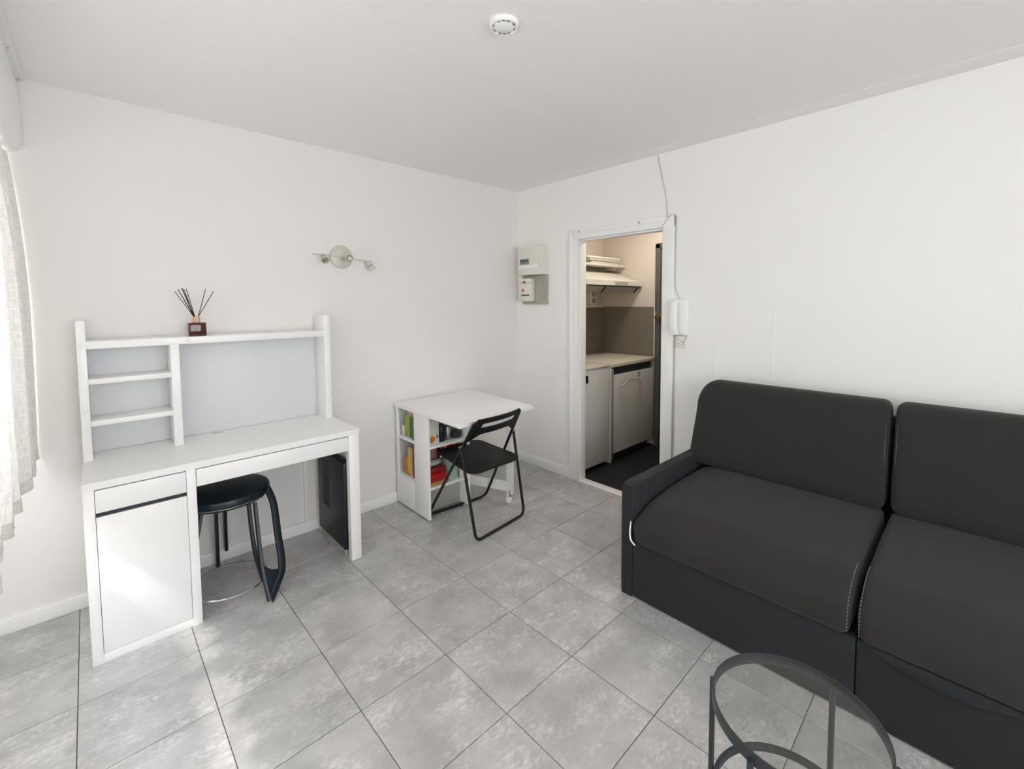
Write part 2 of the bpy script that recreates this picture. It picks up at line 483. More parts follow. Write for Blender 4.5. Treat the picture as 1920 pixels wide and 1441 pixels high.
# shallow drop along the right wall, faint boards seams and ceiling batten
struct('trim_1', bx(-0.13, 0.0, YR, 0.0, H - 0.002, H + 0.001), 'ceiling')
struct('trim_2', bx(-0.0025, 0.0, -1.778, -1.773, 0.9, 1.215), 'trimw', smooth=False)
struct('trim_3', bx(-0.0025, 0.0, -2.108, -2.102, 0.9, 1.490), 'trimw', smooth=False)

# roller shutter casing over the window, with rounded lower corner
prof = [(-3.29, H - 0.012), (-3.045, H - 0.012), (-3.038, 2.33), (-3.036, 2.20), (-3.040, 2.165), (-3.055, 2.138), (-3.085, 2.126), (-3.29, 2.120)]
bm = BM(); prism(bm, [Vector((x, -0.004, z)) for x, z in prof], (0, YR + 0.02, 0))
sh = tag(obj('roller_shutter_box', bm, 'trimw', angle=50), 'white rounded roller shutter casing above the curtain', 'shutter box')
bm = bx(-3.10, -3.020, YR + 0.01, -0.010, H - 0.014, H - 0.001, bev=0.005)
bt = tag(obj('ceiling_batten', bm, 'trimw'), 'narrow white batten screwed to the ceiling beside the shutter casing', 'batten')
for y in (-0.03, -0.35, -0.9):
    obj('screw', lathe(BM(), [(0.004, 0), (0.004, 0.0015), (0, 0.002)], (-3.035, y, H - 0.014), (0, 0, -1), 8), 'steel', bt)

# ================================================================= KITCHEN (beyond the door)
KX = 1.30
struct('kitchen_floor', bx(0.0, KX, -1.75, 0.0, -0.06, -0.001), 'kfloor', smooth=False)
struct('wall_kitchen_end', bx(KX, KX + 0.12, -1.87, 0.0, -0.06, H), 'kwall', smooth=False)
struct('wall_kitchen_side', bx(0.06, KX, -1.87, -1.75, -0.06, H), 'kwall', smooth=False)
struct('wall_kitchen_back', bx(0.06, KX, -0.006, 0.0, 0, H), 'kwall', smooth=False)
bm = bx(0.06, KX - 0.008, -0.016, -0.006, 0.905, 1.405); 
bs = struct('trim_4', bm, 'splash', smooth=False)
struct('trim_5', bx(KX - 0.010, KX, -0.640, -0.006, 0.905, 1.408), 'splash', smooth=False)
struct('trim_6', bx(0.06, KX - 0.02, -0.026, -0.006, 1.405, 1.425, bev=0.003), 'trimw')
struct('trim_7', bx(KX - 0.022, KX, -0.655, -0.642, 0.86, 1.408, bev=0.002), 'trimw')
# entry door
d2 = struct('door_2', bx(KX - 0.03, KX, -1.50, -0.715, 0.01, 1.985, bev=0.004), 'entry')
obj('door_frame', box(box(bx(KX - 0.045, KX, -0.715, -0.664, 0, 2.03, bev=0.004), KX - 0.045, KX, -1.55, -1.50, 0, 2.03, bev=0.004),
    KX - 0.045, KX, -1.55, -0.664, 1.985, 2.035, bev=0.004), 'entry', d2)
bm = bx(KX - 0.050, KX - 0.03, -0.78, -0.70, 1.30, 1.335, bev=0.003)
lathe(bm, [(0, 0), (0.017, 0), (0.02, 0.008), (0.017, 0.02), (0.012, 0.035), (0, 0.037)], (KX - 0.045, -0.715, 1.31), (-1, 0, 0), 14)
tube(bm, smoothpath([(KX - 0.06, -0.69, 1.35), (KX - 0.08, -0.683, 1.31), (KX - 0.06, -0.69, 1.27)], 5), 0.005, 8)
obj('brass_latch', bm, 'brass', d2)

# worktop
tag(obj('kitchen_worktop', bx(0.535, KX - 0.012, -0.655, -0.018, 0.868, 0.903, bev=0.006), 'worktop'),
    'cream kitchen worktop above the white appliance, seen through the doorway', 'worktop')
# small refrigerator
rf = thing('refrigerator', (0.30, -0.33, 0), 'small white refrigerator left of the gap behind the doorway', 'refrigerator')
obj('body', bx(0.10, 0.495, -0.60, -0.03, 0.03, 0.90, bev=0.008), 'appliance', rf)
obj('refrigerator_door', bx(0.10, 0.495, -0.650, -0.603, 0.035, 0.882, bev=0.008), 'appliance', rf)
obj('door_badge', bx(0.125, 0.185, -0.656, -0.649, 0.775, 0.838, bev=0.003), 'blackplastic', rf)
obj('top_panel', bx(0.095, 0.50, -0.655, -0.028, 0.885, 0.905, bev=0.006), 'worktop', rf)
for x in (0.13, 0.465):
    for y in (-0.57, -0.06): obj('foot', bx(x - 0.02, x + 0.02, y - 0.02, y + 0.02, 0, 0.03), 'blackplastic', rf, smooth=False)
pp = thing('end_panel', (0.52, -0.64, 0), 'narrow upright white strip in the gap between the two kitchen appliances', 'panel')
obj('strip', bx(0.512, 0.530, -0.655, -0.10, 0.0, 0.866, bev=0.003), 'appliance', pp)
obj('metal_edge', bx(0.531, 0.539, -0.668, -0.654, 0.03, 0.86, bev=0.002), 'steel', pp)
# dishwasher
dw = thing('dishwasher', (0.9, -0.33, 0), 'white dishwasher with a curved handle under the kitchen worktop', 'dishwasher')
obj('body', bx(0.548, KX - 0.02, -0.60, -0.03, 0.07, 0.866, bev=0.004), 'appliance', dw)
obj('dishwasher_door', bx(0.55, KX - 0.022, -0.652, -0.603, 0.075, 0.795, bev=0.008), 'appliance', dw)
obj('control_recess', bx(0.56, KX - 0.03, -0.615, -0.603, 0.80, 0.862), 'gap', dw)
obj('toe_kick', bx(0.56, KX - 0.03, -0.585, -0.05, 0.0, 0.07), 'gap', dw, smooth=False)
hp = smoothpath([(0.66, -0.655, 0.685), (0.69, -0.678, 0.70), (0.76, -0.690, 0.745), (0.86, -0.692, 0.735), (0.97, -0.688, 0.74), (1.00, -0.670, 0.765), (0.97, -0.655, 0.79)], 5)
obj('handle', tube(BM(), hp, 0.008, 8), 'greybox', dw)['label'] = 'curved grey handle'
# hood
hd = thing('range_hood', (0.8, -0.25, 1.6), 'white slanted range hood under the kitchen shelf', 'range hood')
pr_ = [(-0.50, 1.618), (-0.50, 1.665), (-0.36, 1.700), (-0.24, 1.755), (-0.16, 1.775), (-0.008, 1.78), (-0.008, 1.618)]
obj('shell', prism(BM(), [Vector((0.36, y, z)) for y, z in pr_], (0.93, 0, 0)), 'hood', hd, angle=20)
obj('control_strip', bx(0.80, 1.02, -0.503, -0.499, 1.628, 1.655), 'greybox', hd, smooth=False)
bm = BM(); prism(bm, [Vector((0.40, -0.48, 1.616)), Vector((0.40, -0.475, 1.610)), Vector((0.40, -0.40, 1.565)), Vector((0.40, -0.405, 1.572))], (0.86, 0, 0))
obj('visor', bm, 'greybox', hd)
bm = BM(); box(bm, 0.40, 1.26, -0.36, -0.05, 1.600, 1.618)
obj('filter', bm, 'greybox', hd, smooth=False)
for x in (0.70, 1.27):
    obj('visor_arm', tube(BM(), [(x - 0.03, -0.49, 1.612), (x, -0.45, 1.59), (x + 0.02, -0.40, 1.555)], 0.006, 6), 'black', hd)
obj('visor_rail', tube(BM(), [(0.40, -0.488, 1.612), (1.27, -0.488, 1.612)], 0.005, 6), 'black', hd)
# shelf with bundle
sf = thing('kitchen_shelf', (0.9, -0.15, 1.83), 'grey wall shelf on a triangular bracket above the range hood', 'shelf')
obj('board', bx(0.35, KX - 0.005, -0.30, -0.008, 1.822, 1.842, bev=0.003), 'hood', sf)
obj('bracket', prism(BM(), [Vector((1.20, -0.008, 1.822)), Vector((1.20, -0.27, 1.822)), Vector((1.20, -0.20, 1.79)), Vector((1.20, -0.008, 1.79))], (0.02, 0, 0)), 'hood', sf)
bm = BM()
tr = thing('tray_stack', (1.0, -0.18, 1.842), 'stack of flat cream trays on the kitchen shelf', 'tray')
for k, (x0, x1, z) in enumerate(((0.72, 1.20, 1.842), (0.70, 1.22, 1.868), (0.66, 1.23, 1.892))):
    obj('tray', bx(x0, x1, -0.285, -0.04, z, z + 0.022, bev=0.008), 'worktop' if k < 2 else 'offwhite', tr)
ol = thing('wall_socket_block', (1.12, -0.02, 1.55), 'white wall block with two round sockets left of the range hood', 'socket')
obj('plate', bx(1.055, 1.135, -0.030, -0.006, 1.43, 1.60, bev=0.004), 'trimw', ol)
for z in (1.475, 1.545):
    obj('socket', lathe(BM(), [(0.028, 0), (0.028, 0.006), (0.022, 0.008), (0.018, 0.003), (0, 0.003)], (1.095, -0.030, z), (0, -1, 0), 18), 'greybox', ol)
# kitchen ceiling bulb fitting
tag(obj('kitchen_lamp_fitting', lathe(BM(), [(0, 0), (0.06, 0), (0.06, 0.02), (0.0, 0.025)], (0.75, -0.95, H), (0, 0, -1), 20), 'trimw'),
    'small white round lamp fitting on the kitchen ceiling', 'lamp')

# ================================================================= CURTAIN
def curtain():
    bm = BM(); ny, nz = 260, 40; rows = []
    y0, y1 = -0.030, -3.95
    for k in range(nz + 1):
        t = k / nz; row = []
        z = 2.115 + (0.77 - 2.115) * t
        for i in range(ny + 1):
            s = i / ny; y = y0 + (y1 - y0) * s
            ph = (y0 - y) * 2 * math.pi
            amp = 0.010 + 0.016 * t
            x = -3.092 + 0.036 * (1 - (1 - min(1, t * 1.6)) ** 2) - 0.010 * t
            x += amp * (math.sin(ph / 0.21 + 0.8 * math.sin(ph / 0.9)) * 0.8 + 0.35 * math.sin(ph / 0.093 + 1.3 * t))
            x += 0.004 * math.sin(ph / 0.5 + 4 * t)
            zz = z + 0.006 * math.sin(ph / 0.33) * t
            row.append(bm.verts.new((x, y + 0.006 * math.sin(ph / 0.105) * t, zz)))
        rows.append(row)
    for a, b in zip(rows[:-1], rows[1:]):
        for i in range(ny): bm.faces.new((a[i], a[i + 1], b[i + 1], b[i]))
    return bm, rows
bm, rows = curtain()
hemline = [v.co.copy() for v in rows[-1]]
cu = tag(obj('linen_curtain', bm, 'curtain', angle=80), 'sheer white linen curtain hanging in soft folds at the left window', 'curtain')
# hem: a doubled band at the bottom
bm = BM(); A = [bm.verts.new(p + Vector((0.0015, 0, 0.045))) for p in hemline]; B = [bm.verts.new(p + Vector((0.0025, 0, -0.002))) for p in hemline]
for i in range(len(A) - 1): bm.faces.new((A[i], A[i + 1], B[i + 1], B[i]))
obj('hem', bm, 'curtain', cu, angle=80)

# ================================================================= DESK
dk = thing('desk', (-2.34, -0.27, 0), 'white desk with a door cabinet on its left and a wide shallow drawer', 'desk')
DX0, DX1, DF, DB = -2.907, -1.772, -0.529, -0.018
hole = [Vector((-2.372 + 0.030 * math.cos(a), -0.062 + 0.024 * math.sin(a), 0.722)) for a in [2 * math.pi * k / 24 for k in range(24)]]
bm = BM(); prism(bm, [Vector((DX0, DF, 0.722)), Vector((DX1, DF, 0.722)), Vector((DX1, DB, 0.722)), Vector((DX0, DB, 0.722))], (0, 0, 0.030), [hole])
obj('desktop', bm, 'white', dk, angle=30)
obj('cable_hole_ring', tube(BM(), [(p.x, p.y, 0.752) for p in hole], 0.003, 6, closed=True), 'white', dk)
obj('side_panel', bx(DX0, DX0 + 0.035, DF + 0.002, DB, 0.0, 0.722, bev=0.0015), 'white', dk)
obj('divider_panel', bx(-2.572, -2.537, DF + 0.002, DB, 0.0, 0.722, bev=0.0015), 'white', dk)
obj('base_panel', bx(DX0 + 0.035, -2.572, DF + 0.004, DB, 0.0, 0.038, bev=0.001), 'white', dk)
obj('cabinet_back', bx(DX0 + 0.035, -2.572, DB - 0.01, DB, 0.04, 0.72), 'whitematte', dk, smooth=False)
cd = obj('cabinet_door', bx(-2.8705, -2.5735, DF + 0.003, DF + 0.020, 0.040, 0.606, bev=0.0012), 'white', dk)
obj('small_drawer', bx(-2.8705, -2.5735, DF + 0.003, DF + 0.020, 0.624, 0.7165, bev=0.0012), 'white', dk)
obj('finger_gap', bx(-2.8715, -2.5725, DF + 0.012, DF + 0.060, 0.603, 0.628), 'gap', dk, smooth=False)
obj('drawer_gap', bx(-2.8715, -2.5725, DF + 0.014, DF + 0.024, 0.714, 0.722), 'gap', dk, smooth=False)
wd = obj('wide_drawer', bx(-2.5345, -1.8335, DF + 0.003, DF + 0.020, 0.638, 0.7165, bev=0.0012), 'white', dk)
obj('drawer_tray', bx(-2.52, -1.85, DF + 0.02, DB - 0.05, 0.645, 0.700), 'whitematte', wd, smooth=False)
obj('drawer_gap', bx(-2.535, -1.833, DF + 0.014, DF + 0.024, 0.714, 0.722), 'gap', dk, smooth=False)
obj('right_leg', bx(-1.832, -1.774, DF + 0.002, DF + 0.050, 0.0, 0.722, bev=0.004), 'white', dk)
obj('right_panel', bx(-1.792, -1.774, DF + 0.050, DB, 0.05, 0.722, bev=0.0015), 'white', dk)
obj('rear_leg', bx(-1.832, -1.793, DB - 0.035, DB, 0.0, 0.722, bev=0.002), 'white', dk)

# dark vented casing inside right leg
cs = thing('computer_case', (-1.83, -0.27, 0), 'slim dark navy vented casing standing inside the right leg of the desk', 'casing')
CX0, CX1 = -1.846, -1.796
obj('casing', bx(CX0, CX1, -0.470, -0.065, 0.045, 0.552, bev=0.004), 'case', cs)
for k in range(20):
    z = 0.500 - k * 0.0145
    obj('vent_slat', bx(CX0 - 0.0025, CX0 + 0.001, -0.24 - 0.012 * (k % 2), -0.150, z, z + 0.005), 'case', cs, smooth=False)
for y in (-0.44, -0.10):
    obj('foot', bx(CX0 + 0.005, CX1 - 0.005, y - 0.015, y + 0.015, 0, 0.045), 'greybox', cs, smooth=False)
# wall cable trunk below desk
struct('trim_8', bx(-1.915, -1.895, -0.018, 0.0, 0.07, 0.70, bev=0.003), 'trimw')

# ---- hutch on desk
ht = thing('desk_hutch', (-2.34, -0.09, 0.752), 'white open shelf hutch standing on the back of the desk', 'shelf unit')
HF, HB, HZ = -0.181, -0.012, 1.390
Z0 = 0.7525
def panel(name, *a, **k): return obj(name, bx(*a, bev=0.0015), k.get('m', 'white'), ht)
lp = panel('side_panel', DX0 + 0.002, -2.873, HF, HB, Z0, HZ)
rp = panel('side_panel', -1.822, -1.787, HF, HB, Z0, HZ)
dv = panel('divider', -2.573, -2.537, HF, HB, Z0, 1.262)
ts = panel('top_shelf', -2.873, -1.822, HF - 0.002, HB, 1.262, 1.297)
panel('shelf', -2.873, -2.573, HF + 0.004, HB, 1.100, 1.124)
panel('shelf', -2.873, -2.573, HF + 0.004, HB, 0.908, 0.932)
panel('back_panel', -2.873, -2.573, HB - 0.006, HB, Z0, 1.262, m='whitematte')
panel('back_panel', -2.537, -1.822, HB - 0.006, HB, Z0, 1.262, m='whitematte')
def cap(parent, x, z, y=HF): obj('screw_cap', lathe(BM(), [(0.009, 0), (0.0085, 0.004), (0.006, 0.006), (0, 0.0065)], (x, y, z), (0, -1, 0), 14), 'white', parent)
cap(lp, -2.889, 1.278); cap(lp, -2.889, 0.985)
for z in (1.30, 1.06, 0.90): cap(rp, -1.803, z)
cap(ts, -2.50, 1.279, HF - 0.002); cap(ts, -2.155, 1.279, HF - 0.002); cap(dv, -2.554, 0.825)

# reed diffuser
df = thing('reed_diffuser', (-2.452, -0.12, 1.297), 'amber glass reed diffuser with black sticks on top of the hutch', 'diffuser')
obj('bottle', bx(-2.490, -2.414, -0.152, -0.092, 1.2975, 1.366, bev=0.004, seg=3), 'amber', df)
obj('liquid', bx(-2.485, -2.419, -0.147, -0.097, 1.302, 1.335, bev=0.003), mat('perfume_oil', '#2A0F10', 0.2), df)
obj('wooden_collar', lathe(BM(), [(0, 0), (0.016, 0), (0.017, 0.002), (0.017, 0.028), (0.015, 0.031), (0.009, 0.031), (0.009, 0.02), (0, 0.02)], (-2.452, -0.122, 1.366), (0, 0, 1), 24), 'wood', df)
tips = [(-2.540, 1.527, -.15), (-2.524, 1.537, -.13), (-2.520, 1.534, -.11), (-2.510, 1.543, -.14), (-2.504, 1.545, -.10), (-2.499, 1.540, -.12), (-2.494, 1.541, -.16), (-2.403, 1.541, -.10), (-2.372, 1.530, -.13)]
for k, (x, z, y) in enumerate(tips):
    bxx = -2.456 if x < -2.45 else -2.447
    b0 = Vector((bxx + 0.002 * math.sin(k * 2.1), -0.122 + 0.004 * math.cos(k * 1.7), 1.386))
    d_ = Vector((x, y, z)) - b0
    obj('reed', tube(BM(), [b0 - d_ * 0.25, b0, Vector((x, y, z))], 0.0016, 6), 'reed', df)

# ================================================================= STOOL
st = thing('stool', (-2.38, -0.30, 0), 'dark round padded stool with metal legs tucked under the desk', 'stool')
SC = (-2.385, -0.268)
obj('seat', lathe(BM(), [(0, 0.470), (0.15, 0.468), (0.192, 0.468), (0.203, 0.475), (0.206, 0.492), (0.200, 0.508), (0.175, 0.518), (0, 0.522)], (SC[0], SC[1], 0), (0, 0, 1), 48), 'navy', st)
obj('seat_ring', lathe(BM(), [(0.150, 0.460), (0.192, 0.460), (0.196, 0.470), (0.150, 0.470)], (SC[0], SC[1], 0), (0, 0, 1), 40), 'black', st)
obj('seat_trim', tube(BM(), [(SC[0] + 0.2025 * math.cos(a), SC[1] + 0.2025 * math.sin(a), 0.474) for a in [2 * math.pi * k / 48 for k in range(48)]], 0.0022, 6, closed=True), 'chrome', st)
def sleg(parts, web=True):
    bm = BM()
    for k, pth in enumerate(parts): tube(bm, smoothpath(pth, 6), 0.012, 8, flat=((0.036 if web and k == 0 else 0.026), 0.018))
    return bm
out_ = [(-2.205, -0.33, 0.480), (-2.187, -0.375, 0.40), (-2.191, -0.450, 0.265), (-2.195, -0.520, 0.124), (-2.232, -0.560, 0.062), (-2.276, -0.597, 0.012)]
in_ = [(-2.284, -0.42, 0.452), (-2.286, -0.47, 0.307), (-2.289, -0.530, 0.168), (-2.284, -0.562, 0.09), (-2.276, -0.597, 0.012)]
lg = obj('leg', sleg((out_, in_)), 'navy', st)
web = [Vector(p) for p in ((-2.200, -0.530, 0.112), (-2.250, -0.538, 0.130), (-2.290, -0.532, 0.165), (-2.284, -0.562, 0.09), (-2.276, -0.597, 0.012), (-2.232, -0.560, 0.062))]
obj('gusset', prism(BM(), web, (0.004, 0.010, 0)), 'navy', lg, smooth=False)
obj('foot_cap', lathe(BM(), [(0, 0), (0.010, 0), (0.012, 0.006), (0.012, 0.016), (0, 0.018)], (-2.276, -0.597, 0), (0, 0, 1), 12), 'greybox', lg)
obj('leg', sleg((((-2.300, -0.36, 0.45), (-2.302, -0.41, 0.32), (-2.300, -0.47, 0.20), (-2.287, -0.54, 0.10)),)), 'black', st)
obj('leg', sleg((((-2.405, -0.12, 0.455), (-2.403, -0.095, 0.25), (-2.400, -0.070, 0.005)),)), 'black', st)
obj('leg', sleg((((-2.362, -0.125, 0.455), (-2.360, -0.085, 0.25), (-2.352, -0.038, 0.075)),)), 'black', st)
obj('leg', sleg((((-2.50, -0.36, 0.455), (-2.545, -0.40, 0.25), (-2.570, -0.44, 0.005)),)), 'black', st)
ring = [(-2.40 + 0.165 * math.cos(a), -0.40 + 0.165 * math.sin(a), 0.085) for a in [2 * math.pi * k / 40 for k in range(40)]]
obj('foot_ring', tube(BM(), ring, 0.0045, 8, closed=True), 'chrome', st)

# ================================================================= FOLDING TABLE CART
tb = thing('storage_table', (-1.1, -0.25, 0), 'white folding table with open storage shelves and a gate leg', 'table')
top = [Vector((-1.283, -0.018, 0.718)), Vector((-1.297, -0.838, 0.718)), Vector((-0.628, -0.795, 0.718)), Vector((-0.562, -0.018, 0.718))]
bm = prism(BM(), top, (0, 0, 0.022)); obj('tabletop', bm, 'white', tb, angle=30)
UX0, UX1, UF, UB = -1.270, -0.925, -0.450, -0.022
obj('front_post', bx(UX0, UX0 + 0.016, UF, -0.272, 0.012, 0.717, bev=0.001), 'white', tb)
obj('rear_post', bx(UX0, UX0 + 0.016, UB - 0.028, UB, 0.012, 0.717, bev=0.001), 'white', tb)
obj('side_kick', bx(UX0 + 0.001, UX0 + 0.016, -0.272, UB - 0.028, 0.012, 0.2095, bev=0.001), 'white', tb)
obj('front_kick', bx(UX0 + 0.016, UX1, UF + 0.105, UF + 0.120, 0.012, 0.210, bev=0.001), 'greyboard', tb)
obj('right_panel', bx(UX1 - 0.016, UX1, UF, UB, 0.012, 0.717, bev=0.001), 'white', tb)
obj('back_panel', bx(UX0 + 0.016, UX1 - 0.016, UB - 0.012, UB, 0.012, 0.717), 'whitematte', tb, smooth=False)
obj('bottom_shelf', bx(UX0 + 0.002, UX1 - 0.016, UF + 0.001, UB - 0.012, 0.210, 0.226, bev=0.001), 'white', tb)
obj('middle_shelf', bx(UX0 + 0.002, UX1 - 0.016, UF + 0.001, UB - 0.012, 0.490, 0.506, bev=0.001), 'white', tb)
for x, y in ((UX0 + 0.03, UF + 0.03), (UX0 + 0.03, UB - 0.03), (UX1 - 0.03, UB - 0.03), (UX1 - 0.03, UF + 0.03)):
    obj('glide', lathe(BM(), [(0, 0), (0.012, 0), (0.012, 0.013), (0, 0.013)], (x, y, 0), (0, 0, 1), 12), 'greybox', tb)
# gate leg from the right panel to an outer post with caster
hx, hy, px, py = -0.905, -0.050, -0.666, -0.625
dirv = Vector((px - hx, py - hy, 0)).normalized(); nrm = Vector((-dirv.y, dirv.x, 0))
def gbar(bm, s0, s1, z0, z1, t=0.022):
    a = Vector((hx, hy, 0)) + dirv * s0; b = Vector((hx, hy, 0)) + dirv * s1
    prism(bm, [a - nrm * t / 2 + Vector((0, 0, z0)), b - nrm * t / 2 + Vector((0, 0, z0)), b + nrm * t / 2 + Vector((0, 0, z0)), a + nrm * t / 2 + Vector((0, 0, z0))], (0, 0, z1 - z0))
    return bm
L = (Vector((px, py, 0)) - Vector((hx, hy, 0))).length
gt = obj('gate_leg', gbar(BM(), L - 0.05, L, 0.065, 0.716), 'white', tb, smooth=False)
obj('bottom_rail', gbar(BM(), 0.0, L - 0.05, 0.085, 0.150), 'white', gt, smooth=False)
obj('top_rail', gbar(BM(), 0.0, L - 0.05, 0.66, 0.716), 'white', gt, smooth=False)
obj('hinge_post', gbar(BM(), 0.0, 0.045, 0.150, 0.66), 'white', gt, smooth=False)
cxy = Vector((px, py, 0)) - dirv * 0.035
obj('caster_bracket', bx(cxy.x - 0.012, cxy.x + 0.012, cxy.y - 0.016, cxy.y - 0.011, 0.045, 0.095), 'steel', gt, smooth=False)
obj('caster_wheel', lathe(BM(), [(0, -0.010), (0.020, -0.010), (0.024, -0.007), (0.024, 0.007), (0.020, 0.010), (0, 0.010)], (cxy.x - 0.008, cxy.y - 0.006, 0.024), (0.35, 1, 0), 20), 'trimw', gt)
obj('caster_housing', bx(cxy.x - 0.020, cxy.x + 0.012, cxy.y - 0.012, cxy.y + 0.012, 0.040, 0.066, bev=0.004), 'trimw', gt)

# --- groceries
def cm(n, c, r=0.45, **k): return mat(n, c, r, noise=k.get('noise', 0.12), nscale=k.get('nscale', 25))
c_green = cm('green_print', '#8FA23A', 0.35); c_teal = cm('blue_print', '#3F6A86', 0.3, noise=0.3); c_cream = cm('cream_card', '#D9CFB4', 0.6)
c_red = cm('red_plastic', '#B3161C', 0.25); c_dred = cm('dark_red_plastic', '#8E1B22', 0.35); c_orange = cm('orange_print', '#C9752F', 0.5)
c_yel = cm('yellow_print', '#CDB052', 0.5); c_plum = cm('plum_print', '#7A3F55', 0.5); c_pink = cm('pink_film', '#B98478', 0.3)
c_white = cm('white_pack', '#DAD8D0', 0.4); c_silver = cm('silver_film', '#B9BFC6', 0.25); c_tan = cm('tan_paper', '#B08C5A', 0.7)
c_mint = cm('mint_card', '#A9BDB3', 0.5); c_black = cm('black_pack', '#15161A', 0.4); c_brown = cm('brown_clear_film', '#7A5A50', 0.3)
c_navy = cm('navy_plastic', '#141C30', 0.3)
def pouch(bm, cx, cy, z0, w, d, h, rot=0.0, puff=1.0):
    """a soft food packet: sealed crimped ends, plump middle"""
    nx, nz = 8, 10; R = Matrix.Rotation(rot, 3, 'Z'); fr_, bk = [], []
    for side, L_ in ((-1, fr_), (1, bk)):
        for k in range(nz + 1):
            v = k / nz; row = []
            for i in range(nx + 1):
                u = i / nx
                th = (math.sin(math.pi * min(1, max(0, v))) ** 0.55) * (math.sin(math.pi * (0.08 + 0.84 * u)) ** 0.6)
                x = (u - 0.5) * w * (1 - 0.05 * math.sin(math.pi * v))
                p = R @ Vector((x, side * (d / 2 * th * puff + 0.0006), 0))
                row.append(bm.verts.new((cx + p.x, cy + p.y, z0 + h * v)))
            L_.append(row)
    for L_ in (fr_, bk):
        for k in range(nz):
            for i in range(nx): bm.faces.new((L_[k][i], L_[k][i + 1], L_[k + 1][i + 1], L_[k + 1][i]))
    for k in range(nz):
        for i in (0, nx): bm.faces.new((fr_[k][i], fr_[k + 1][i], bk[k + 1][i], bk[k][i]))
    for k in (0, nz):
        for i in range(nx): bm.faces.new((fr_[k][i], bk[k][i], bk[k][i + 1], fr_[k][i + 1]))
    return bm
def rbox(x0, x1, y0, y1, z0, z1, rot=0.0, bev=0.003):
    bm = bx(x0, x1, y0, y1, z0, z1, bev=bev)
    if rot: bmesh.ops.rotate(bm, verts=bm.verts, cent=((x0 + x1) / 2, (y0 + y1) / 2, z0), matrix=Matrix.Rotation(rot, 3, 'Z'))
    return bm
GR = 'groceries on the storage table shelves'
def item(name, bm, m, label, cat='packet'):
    return tag(obj(name, bm, m), label, cat, GR)
zs, zb = 0.5065, 0.2265
# upper bay, left face
item('cream_carton', rbox(-1.20, -1.13, -0.200, -0.060, zs, 0.695), c_cream, 'tall cream carton at the back of the left upper bay', 'carton')
b_ = item('blue_drink_bottle', lathe(BM(), [(0, 0), (0.030, 0), (0.034, 0.006), (0.034, 0.13), (0.026, 0.15), (0.012, 0.163), (0.012, 0.172)], (-1.222, -0.232, zs), (0, 0, 1), 20), c_teal, 'blue bottle beside the white post in the left upper bay', 'bottle')
obj('bottle_cap', lathe(BM(), [(0.014, 0), (0.014, 0.016), (0, 0.017)], (-1.222, -0.232, zs + 0.168), (0, 0, 1), 14), c_black, b_)
item('green_packet', pouch(BM(), -1.235, -0.135, zs, 0.085, 0.035, 0.150, 1.45), c_green, 'green and yellow food packet in the left upper bay')
item('yellow_packet', pouch(BM(), -1.238, -0.075, zs, 0.05, 0.02, 0.075, 1.5), c_white, 'small white packet at the rear of the left upper bay')
# lower bay, left face
item('plum_packet', rbox(-1.245, -1.200, -0.262, -0.200, zb, 0.440), c_plum, 'tall plum coloured box in the left lower bay', 'box')
item('yellow_pasta_packet', pouch(BM(), -1.235, -0.165, zb, 0.075, 0.04, 0.205, 1.5), c_yel, 'tall yellow packet in the left lower bay')
item('orange_packet', pouch(BM(), -1.238, -0.110, zb, 0.055, 0.030, 0.125, 1.5), c_orange, 'short orange packet in the left lower bay')
# upper shelf, front face
cb = item('juice_carton', rbox(-1.245, -1.165, -0.425, -0.365, zs, 0.692, 0.0), c_white, 'white carton with orange discs on the front upper shelf', 'carton')
obj('printed_disc', lathe(BM(), [(0.022, 0), (0.022, 0.0008), (0, 0.001)], (-1.222, -0.4255, 0.545), (0, -1, 0), 20), c_orange, cb)
obj('printed_disc', lathe(BM(), [(0.014, 0), (0.014, 0.0008), (0, 0.001)], (-1.180, -0.4255, 0.56), (0, -1, 0), 20), c_tan, cb)
item('navy_canister', lathe(BM(), [(0, 0), (0.026, 0), (0.028, 0.004), (0.028, 0.10), (0.020, 0.115), (0, 0.118)], (-1.120, -0.380, zs), (0, 0, 1), 20), c_navy, 'dark navy canister beside the white carton', 'canister')
item('glass_jar', lathe(BM(), [(0, 0), (0.022, 0), (0.024, 0.004), (0.024, 0.07), (0.018, 0.08), (0.019, 0.095), (0, 0.096)], (-1.062, -0.375, zs), (0, 0, 1), 20), 'steel', 'small silver lidded jar in the middle of the front upper shelf', 'jar')
item('metal_tin', lathe(BM(), [(0, 0), (0.040, 0), (0.042, 0.003), (0.042, 0.040), (0.038, 0.044), (0, 0.044)], (-0.99, -0.37, zs), (0, 0, 1), 24), 'greymetal', 'flat dark tin behind the chair back', 'tin')
# lower shelf, front
item('red_box', rbox(-1.250, -1.115, -0.435, -0.330, zb + 0.028, 0.312, 0.03), c_red, 'bright red carton at the bottom of the front shelf', 'box')
item('tan_paper_bag', rbox(-1.250, -1.105, -0.440, -0.325, zb, 0.2545, 0.0, bev=0.008), c_tan, 'flat tan paper packet lying under the red carton')
item('red_packet', rbox(-1.252, -1.118, -0.430, -0.335, 0.3125, 0.348, -0.05, bev=0.008), c_dred, 'dark red packet lying on the bright red carton')
item('silver_packet', pouch(BM(), -1.190, -0.385, 0.3485, 0.115, 0.05, 0.040, 0.0), c_silver, 'silver and white film packet on top of the red packets')
item('pink_packet', pouch(BM(), -1.185, -0.330, 0.349, 0.125, 0.06, 0.105, 0.05), c_pink, 'pink clear wrapped packet above the silver packet')
item('black_pouch', rbox(-1.25, -1.17, -0.330, -0.270, 0.42, 0.465, 0.0, bev=0.01), c_black, 'black pouch at the top left of the front lower shelf', 'pouch').location.z -= 0.0
